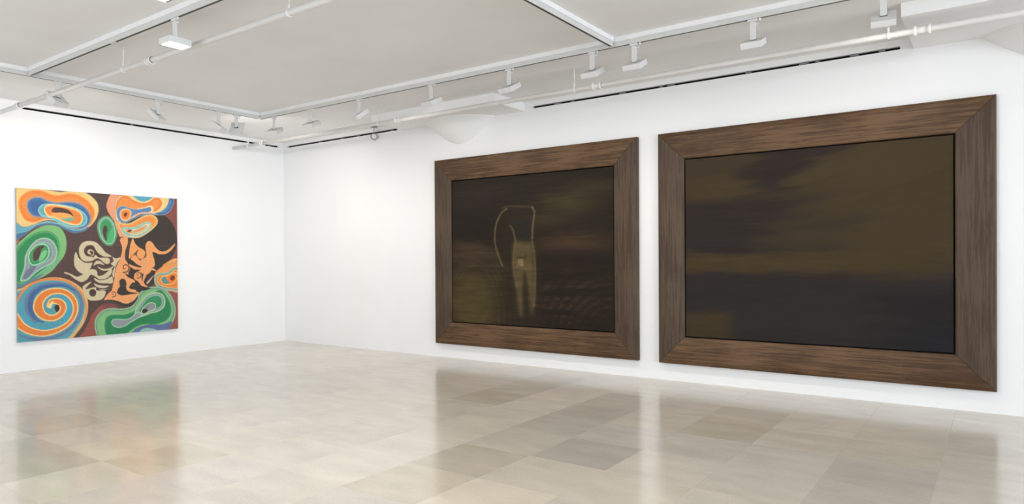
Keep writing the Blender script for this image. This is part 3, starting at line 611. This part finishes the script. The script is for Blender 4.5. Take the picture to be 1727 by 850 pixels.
# two framed canvases on the right wall
def rail(name, L, w, mat, parent, loc, rot):
    prof = [(0, .004), (0, .052), (.005, .060), (.015, .065), (.05, .071), (.10, .073), (.17, .071), (.25, .064), (.30, .057), (.322, .053), (w, .046), (w, .004)]
    bm = bmesh.new(); A = []; B = []
    for s, d in prof:
        A.append(bm.verts.new((s+.002, -d, s))); B.append(bm.verts.new((L-s-.002, -d, s)))
    for i in range(len(prof)-1): bm.faces.new((A[i], B[i], B[i+1], A[i+1]))
    bm.faces.new(A); bm.faces.new(B[::-1]); bm.faces.new((A[0], A[-1], B[-1], B[0]))
    return link(name, mesh_from(bm, name), mat, parent, loc, rot)
FZ0, FH, FW, RWD = .217, 2.82, 3.41, .33
def framed(x, label, art, nx, ny, seed):
    t = thing('framed_painting', label, 'painting', (x, 0, FZ0), 0, None)
    R90 = math.pi/2
    rail('frame_rail', FW, RWD, M['wood'], t, (0, 0, 0), (0, 0, 0))
    rail('frame_rail', FW, RWD, M['wood'], t, (FW, 0, FH), (0, math.pi, 0))
    rail('frame_rail', FH, RWD, M['wood2'], t, (0, 0, FH), (0, R90, 0))
    rail('frame_rail', FH, RWD, M['wood2'], t, (FW, 0, 0), (0, -R90, 0))
    i = RWD; g = .016
    boxes('gap_liner', [((i-.01, -.012, i-.01), (FW-i+.01, -.006, FH-i+.01))], M['gap'], t)
    w, h = FW-2*(i+g), FH-2*(i+g)
    c = painted_grid('canvas', art, nx, ny, w, h, paint_mat('oil_paint_%d' % seed, .6, 220, .12), t, (i+g, -.040, i+g), (0, 0, 0))
    boxes('stretcher', [((i+g+.001, -.0395, i+g+.001), (FW-i-g-.001, -.0125, FH-i-g-.001))], M['slot'], t)
framed(3.846, 'brown wood framed dark painting of a pale standing nude, nearer the room corner', figure_art(), 320, 290, 1)
framed(7.536, 'brown wood framed dark painting of an empty dusky olive sky over dark water', sea_art(), 360, 290, 2)

# ---------------------------------------------------------------- lighting tracks
TB = 3.63      # underside of the tracks
def track(name, p, q, label, face, breaks=(), parent=None):
    a = Vector((*p, 0)); b_ = Vector((*q, 0)); L = (b_-a).length; rz = math.atan2(b_.y-a.y, b_.x-a.x)
    t = thing('lighting_track', label, 'track', (p[0], p[1], TB), rz, 'white lighting tracks under the ceiling')
    bm = bmesh.new()     # ceiling channel, slightly splayed
    pr = [(-.026, .047), (-.030, .09), (.030, .09), (.026, .047)]
    A = [bm.verts.new((0, y, z)) for y, z in pr]; B = [bm.verts.new((L, y, z)) for y, z in pr]
    for i in range(4): bm.faces.new((A[i], A[(i+1) % 4], B[(i+1) % 4], B[i]))
    bm.faces.new(A); bm.faces.new(B)
    link('ceiling_channel', mesh_from(bm, 'ceiling_channel'), M['tbase'], t)
    boxes('rail_body', [((0, -.018, .004), (L, .018, .047)), ((0, -.018, 0), (L, -.011, .004)), ((0, .011, 0), (L, .018, .004))], M['track'], t)
    boxes('power_slot', [((.02, -.0105, .0005), (L-.02, .0105, .0038))], M['slot'], t)
    return t
track('T2', (1.92, -1.805), (14.5, -1.715), 'long white track running along the right wall, holding nine lamps', 1)
track('T3', (1.94, -1.84), (1.94, -9.5), 'white track running along the left wall, holding four lamps', 1)
track('T1', (1.975, -4.815), (13.0, -4.79), 'white track over the room centre holding one lit downlight', 1)
track('T4', (7.80, -1.80), (7.80, -4.77), 'short bright white track crossing between the two long tracks above the two framed paintings', 1)

track('T5', (6.12, -4.87), (6.12, -11.0), 'white cross track starting at the centre track and running out of view overhead', 1)
# ---------------------------------------------------------------- lamps
def bm_box_mesh(name, lo, hi, bev=.003):
    bm = bmesh.new(); add_box(bm, lo, hi)
    if bev: bmesh.ops.bevel(bm, geom=bm.edges[:], offset=bev, segments=2, affect='EDGES')
    return mesh_from(bm, name)
SL = .185
def make_lamp():
    t = thing('track_lamp', 'x', 'lamp', (0, 0, TB))
    link('adapter', bm_box_mesh('adapter', (-.045, -.014, -.022), (.045, .014, -.0005), .003), M['fix'], t)
    kb = bmesh.new(); bmesh.ops.create_uvsphere(kb, u_segments=12, v_segments=8, radius=.013)
    link('lock_knob', mesh_from(kb, 'lock_knob', True), M['fix'], t, (.062, -.006, -.012))
    kb = bmesh.new(); add_tube(kb, (0, 0, 0), (.034, 0, 0), .007, 10)
    link('clamp_screw', mesh_from(kb, 'clamp_screw'), M['fix'], t, (.018, 0, -.045))
    link('stem', bm_box_mesh('stem', (-.024, -.009, -SL), (.024, .009, -.0225), .002), M['fix'], t)
    bm = bmesh.new()       # shallow square housing with a recess for the diffuser
    add_box(bm, (-.09, -.0975, -.055), (.09, .0975, 0))
    bm.faces.ensure_lookup_table(); bot = [f for f in bm.faces if f.calc_center_median().z < -.05]
    r = bmesh.ops.inset_region(bm, faces=bot, thickness=.014)
    bmesh.ops.translate(bm, verts=list({v for f in bot for v in f.verts}), vec=(0, 0, .008))
    h = link('lamp_head', mesh_from(bm, 'lamp_head'), M['fix'], t, (0, 0, -SL))
    link('diffuser', bm_box_mesh('diffuser', (-.074, -.082, -.0525), (.074, .082, -.0475), 0), M['emit'], h)
    link('pivot_slot', bm_box_mesh('pivot_slot', (-.027, -.012, .0002), (.027, .012, .004), 0), M['slot'], h)
    ld = bpy.data.lights.new('bulb', 'AREA'); ld.shape = 'RECTANGLE'; ld.size = .14; ld.size_y = .155; ld.energy = SPOT_W; ld.color = SPOT_COL; ld.spread = math.radians(98)
    lo = bpy.data.objects.new('bulb', ld); COL.objects.link(lo); lo.parent = h; lo.location = (0, 0, -.058)
    return t
proto = make_lamp()
def copy_tree(o, parent=None):
    c = o.copy(); COL.objects.link(c); c.parent = parent
    for ch in o.children: copy_tree(ch, c)
    return c
used = [False]
def lamp(x, y, rz, yaw, tilt, label, group, power=1., roll=0.):
    o = proto if not used[0] else copy_tree(proto)
    if used[0] is False: used[0] = True
    o.location = (x, y, TB); o.rotation_euler = (0, 0, rz); tag(o, label, 'lamp', group)
    for c in o.children:
        if c.name.startswith('lamp_head'):
            c.rotation_euler = (math.radians(tilt), math.radians(roll), math.radians(yaw))
            for g in c.children:
                if g.type == 'LIGHT' and power != 1.:
                    g.data = g.data.copy(); g.data.energy = SPOT_W*power
                    if 'left wall' in group: g.data.spread = math.radians(150)
                    elif x < 4.5 and 'right wall' in group: g.data.spread = math.radians(135)
    return o
ty = lambda x: -1.805+.00715*(x-1.92)
GR = 'square track lamps aimed at the right wall'; GL = 'square track lamps aimed at the left wall'
R_LAMPS = [
    (2.26, 25, 26, 'first lamp from the room corner on the track along the right wall'),
    (3.09, 12, 26, 'second lamp from the room corner on the track along the right wall'),
    (4.08, -22, 38, 'third lamp from the corner on the right wall track, above the small round ring lamp'),
    (5.35, -8, 24, 'fourth lamp from the corner on the right wall track, left of the white panel corner'),
    (6.51, -4, 28, 'fifth lamp from the corner on the right wall track, just above the white panel corner'),
    (7.56, -2, 27, 'white track lamp just left of where the short cross track meets the right wall track'),
    (8.03, 0, 27, 'white track lamp just right of where the short cross track meets the right wall track'),
    (9.18, 2, 24, 'white track lamp hanging alone above the left half of the dusky sky painting'),
    (10.21, 6, 38, 'nearest and largest looking track lamp, above the right end of the dusky sky painting')]
for (x, yaw, tilt, lab), pw in zip(R_LAMPS, (.72, .66, .66, .62, .58, .42, .40, .55, .6)): lamp(x, ty(x), 0, yaw, tilt, lab, GR, pw)
L_LAMPS = [(-4.52, 20, 44, 'leftmost lamp on the left wall track, behind the white pipe'), (-3.345, 30, 44, 'second lamp from the left on the left wall track, above the swirl painting edge'),
           (-2.485, 35, 34, 'left one of the two close lamps on the left wall track near the corner'), (-2.21, -55, 60, 'right one of the two close lamps on the left wall track near the corner')]
for y, yaw, tilt, lab in L_LAMPS: lamp(1.94, y, math.radians(90), yaw, tilt, lab, GL, .95)
lamp(5.095, -4.808, 0, 0, 0, 'square downlight with its bright white underside glowing, on the centre track', 'downlights facing the floor', 1.2)
for x, y, wh in ((7.4, -4.805, 'second'), (9.6, -4.8, 'third'), (12.2, -4.795, 'fourth')):      # unseen lamps above the frame, added to brighten floor and ceiling
    lamp(x, y, 0, 0, 0, wh+' downlight on the centre track from the corner end, unseen, added for ambient light', 'downlights facing the floor', 1.6)
lamp(6.12, -5.46, math.radians(90), 0, 0, 'lit downlight whose underside just shows at the top edge above the centre downlight', 'downlights facing the floor', 1.2)
boxes('track_joint', [((-.05, -.02, -.003), (.05, .02, .0))], M['track'], None, loc=(3.974, -4.81, TB-.0005))
bpy.data.objects['track_joint'].parent = None
tag(bpy.data.objects['track_joint'], 'small white joint plate under the centre track left of the downlight', 'joint')

# ---------------------------------------------------------------- pipes
def pipe(label, a, b_, r, rods, couplings, clamps=()):
    t = thing('ceiling_pipe', label, 'pipe', a, 0, 'white pipes hung under the ceiling')
    A = Vector(a); B = Vector(b_); D = B-A
    def at_x(x): return A+D*((x-A.x)/D.x)-A
    tube('pipe_run', [((0, 0, 0), D, r)], M['pipe'], t, 24)
    for x in rods:
        p = at_x(x)
        h = tube('hanger', [(p+Vector((-.012, 0, 0)), p+Vector((.012, 0, 0)), r+.006), (p+Vector((0, 0, r)), p+Vector((0, 0, r+.05)), .011)], M['pipe'], t)
        tube('rod', [(p+Vector((0, 0, r+.045)), Vector((p.x, p.y, ZC-A.z)), .0065)], M['pipe'], h, 8)
    for x, w_ in couplings:
        p = at_x(x)
        tube('coupling', [(p+Vector((-w_, 0, 0)), p+Vector((-w_+.03, 0, 0)), r+.014), (p+Vector((w_-.03, 0, 0)), p+Vector((w_, 0, 0)), r+.014), (p+Vector((-w_, 0, 0)), p+Vector((w_, 0, 0)), r+.005)], M['pipe'], t)
    return t
pipe('white sprinkler pipe running close along the right wall from the corner', (.0, -1.03, 3.487), (23.99, -1.03, 3.48), .028,
     (.44, 3.65, 6.92, 10.16), ((.84, .05), (4.04, .05), (7.22, .06), (10.42, .07)))
pipe('white pipe crossing the room centre under the downlight track', (.0, -4.60, 3.46), (23.99, -4.56, 3.465), .028,
     (3.70, 6.40, 9.6), ((1.0, .05), (4.23, .05), (7.4, .05)))
# small ring lamp under the ceiling by the corner
t = thing('ring_lamp', 'small grey ring shaped lamp on a thin stem in front of the black wall slot', 'lamp', (2.53, -.075, ZC))
tube('ceiling_plate', [((0, 0, -.012), (0, 0, -.0005), .052, .056)], M['grey'], t, 24)
tube('stem', [((0, 0, -.112), (0, 0, -.012), .006)], M['grey'], t, 10)
def torus(name, R_, r, mat, parent, loc, rot):
    bm = bmesh.new(); n, k = 32, 10; V = [[bm.verts.new(((R_+r*math.cos(2*math.pi*j/k))*math.cos(2*math.pi*i/n), (R_+r*math.cos(2*math.pi*j/k))*math.sin(2*math.pi*i/n), r*1.6*math.sin(2*math.pi*j/k))) for j in range(k)] for i in range(n)]
    for i in range(n):
        for j in range(k): bm.faces.new((V[i][j], V[(i+1) % n][j], V[(i+1) % n][(j+1) % k], V[i][(j+1) % k]))
    return link(name, mesh_from(bm, name, True), mat, parent, loc, rot)
az = math.atan2(CAM.y, CAM.x-2.53)
torus('ring', .049, .009, M['grey'], t, (0, 0, -.165), (math.radians(90), 0, az+math.pi/2+.1))
bm = bmesh.new(); add_tube(bm, (0, 0, -.006), (0, 0, .006), .041, 24)
link('lens', mesh_from(bm, 'lens'), M['glassy'], t, (0, 0, -.165), (math.radians(90), 0, az+math.pi/2+.1))
bpy.context.view_layer.update()
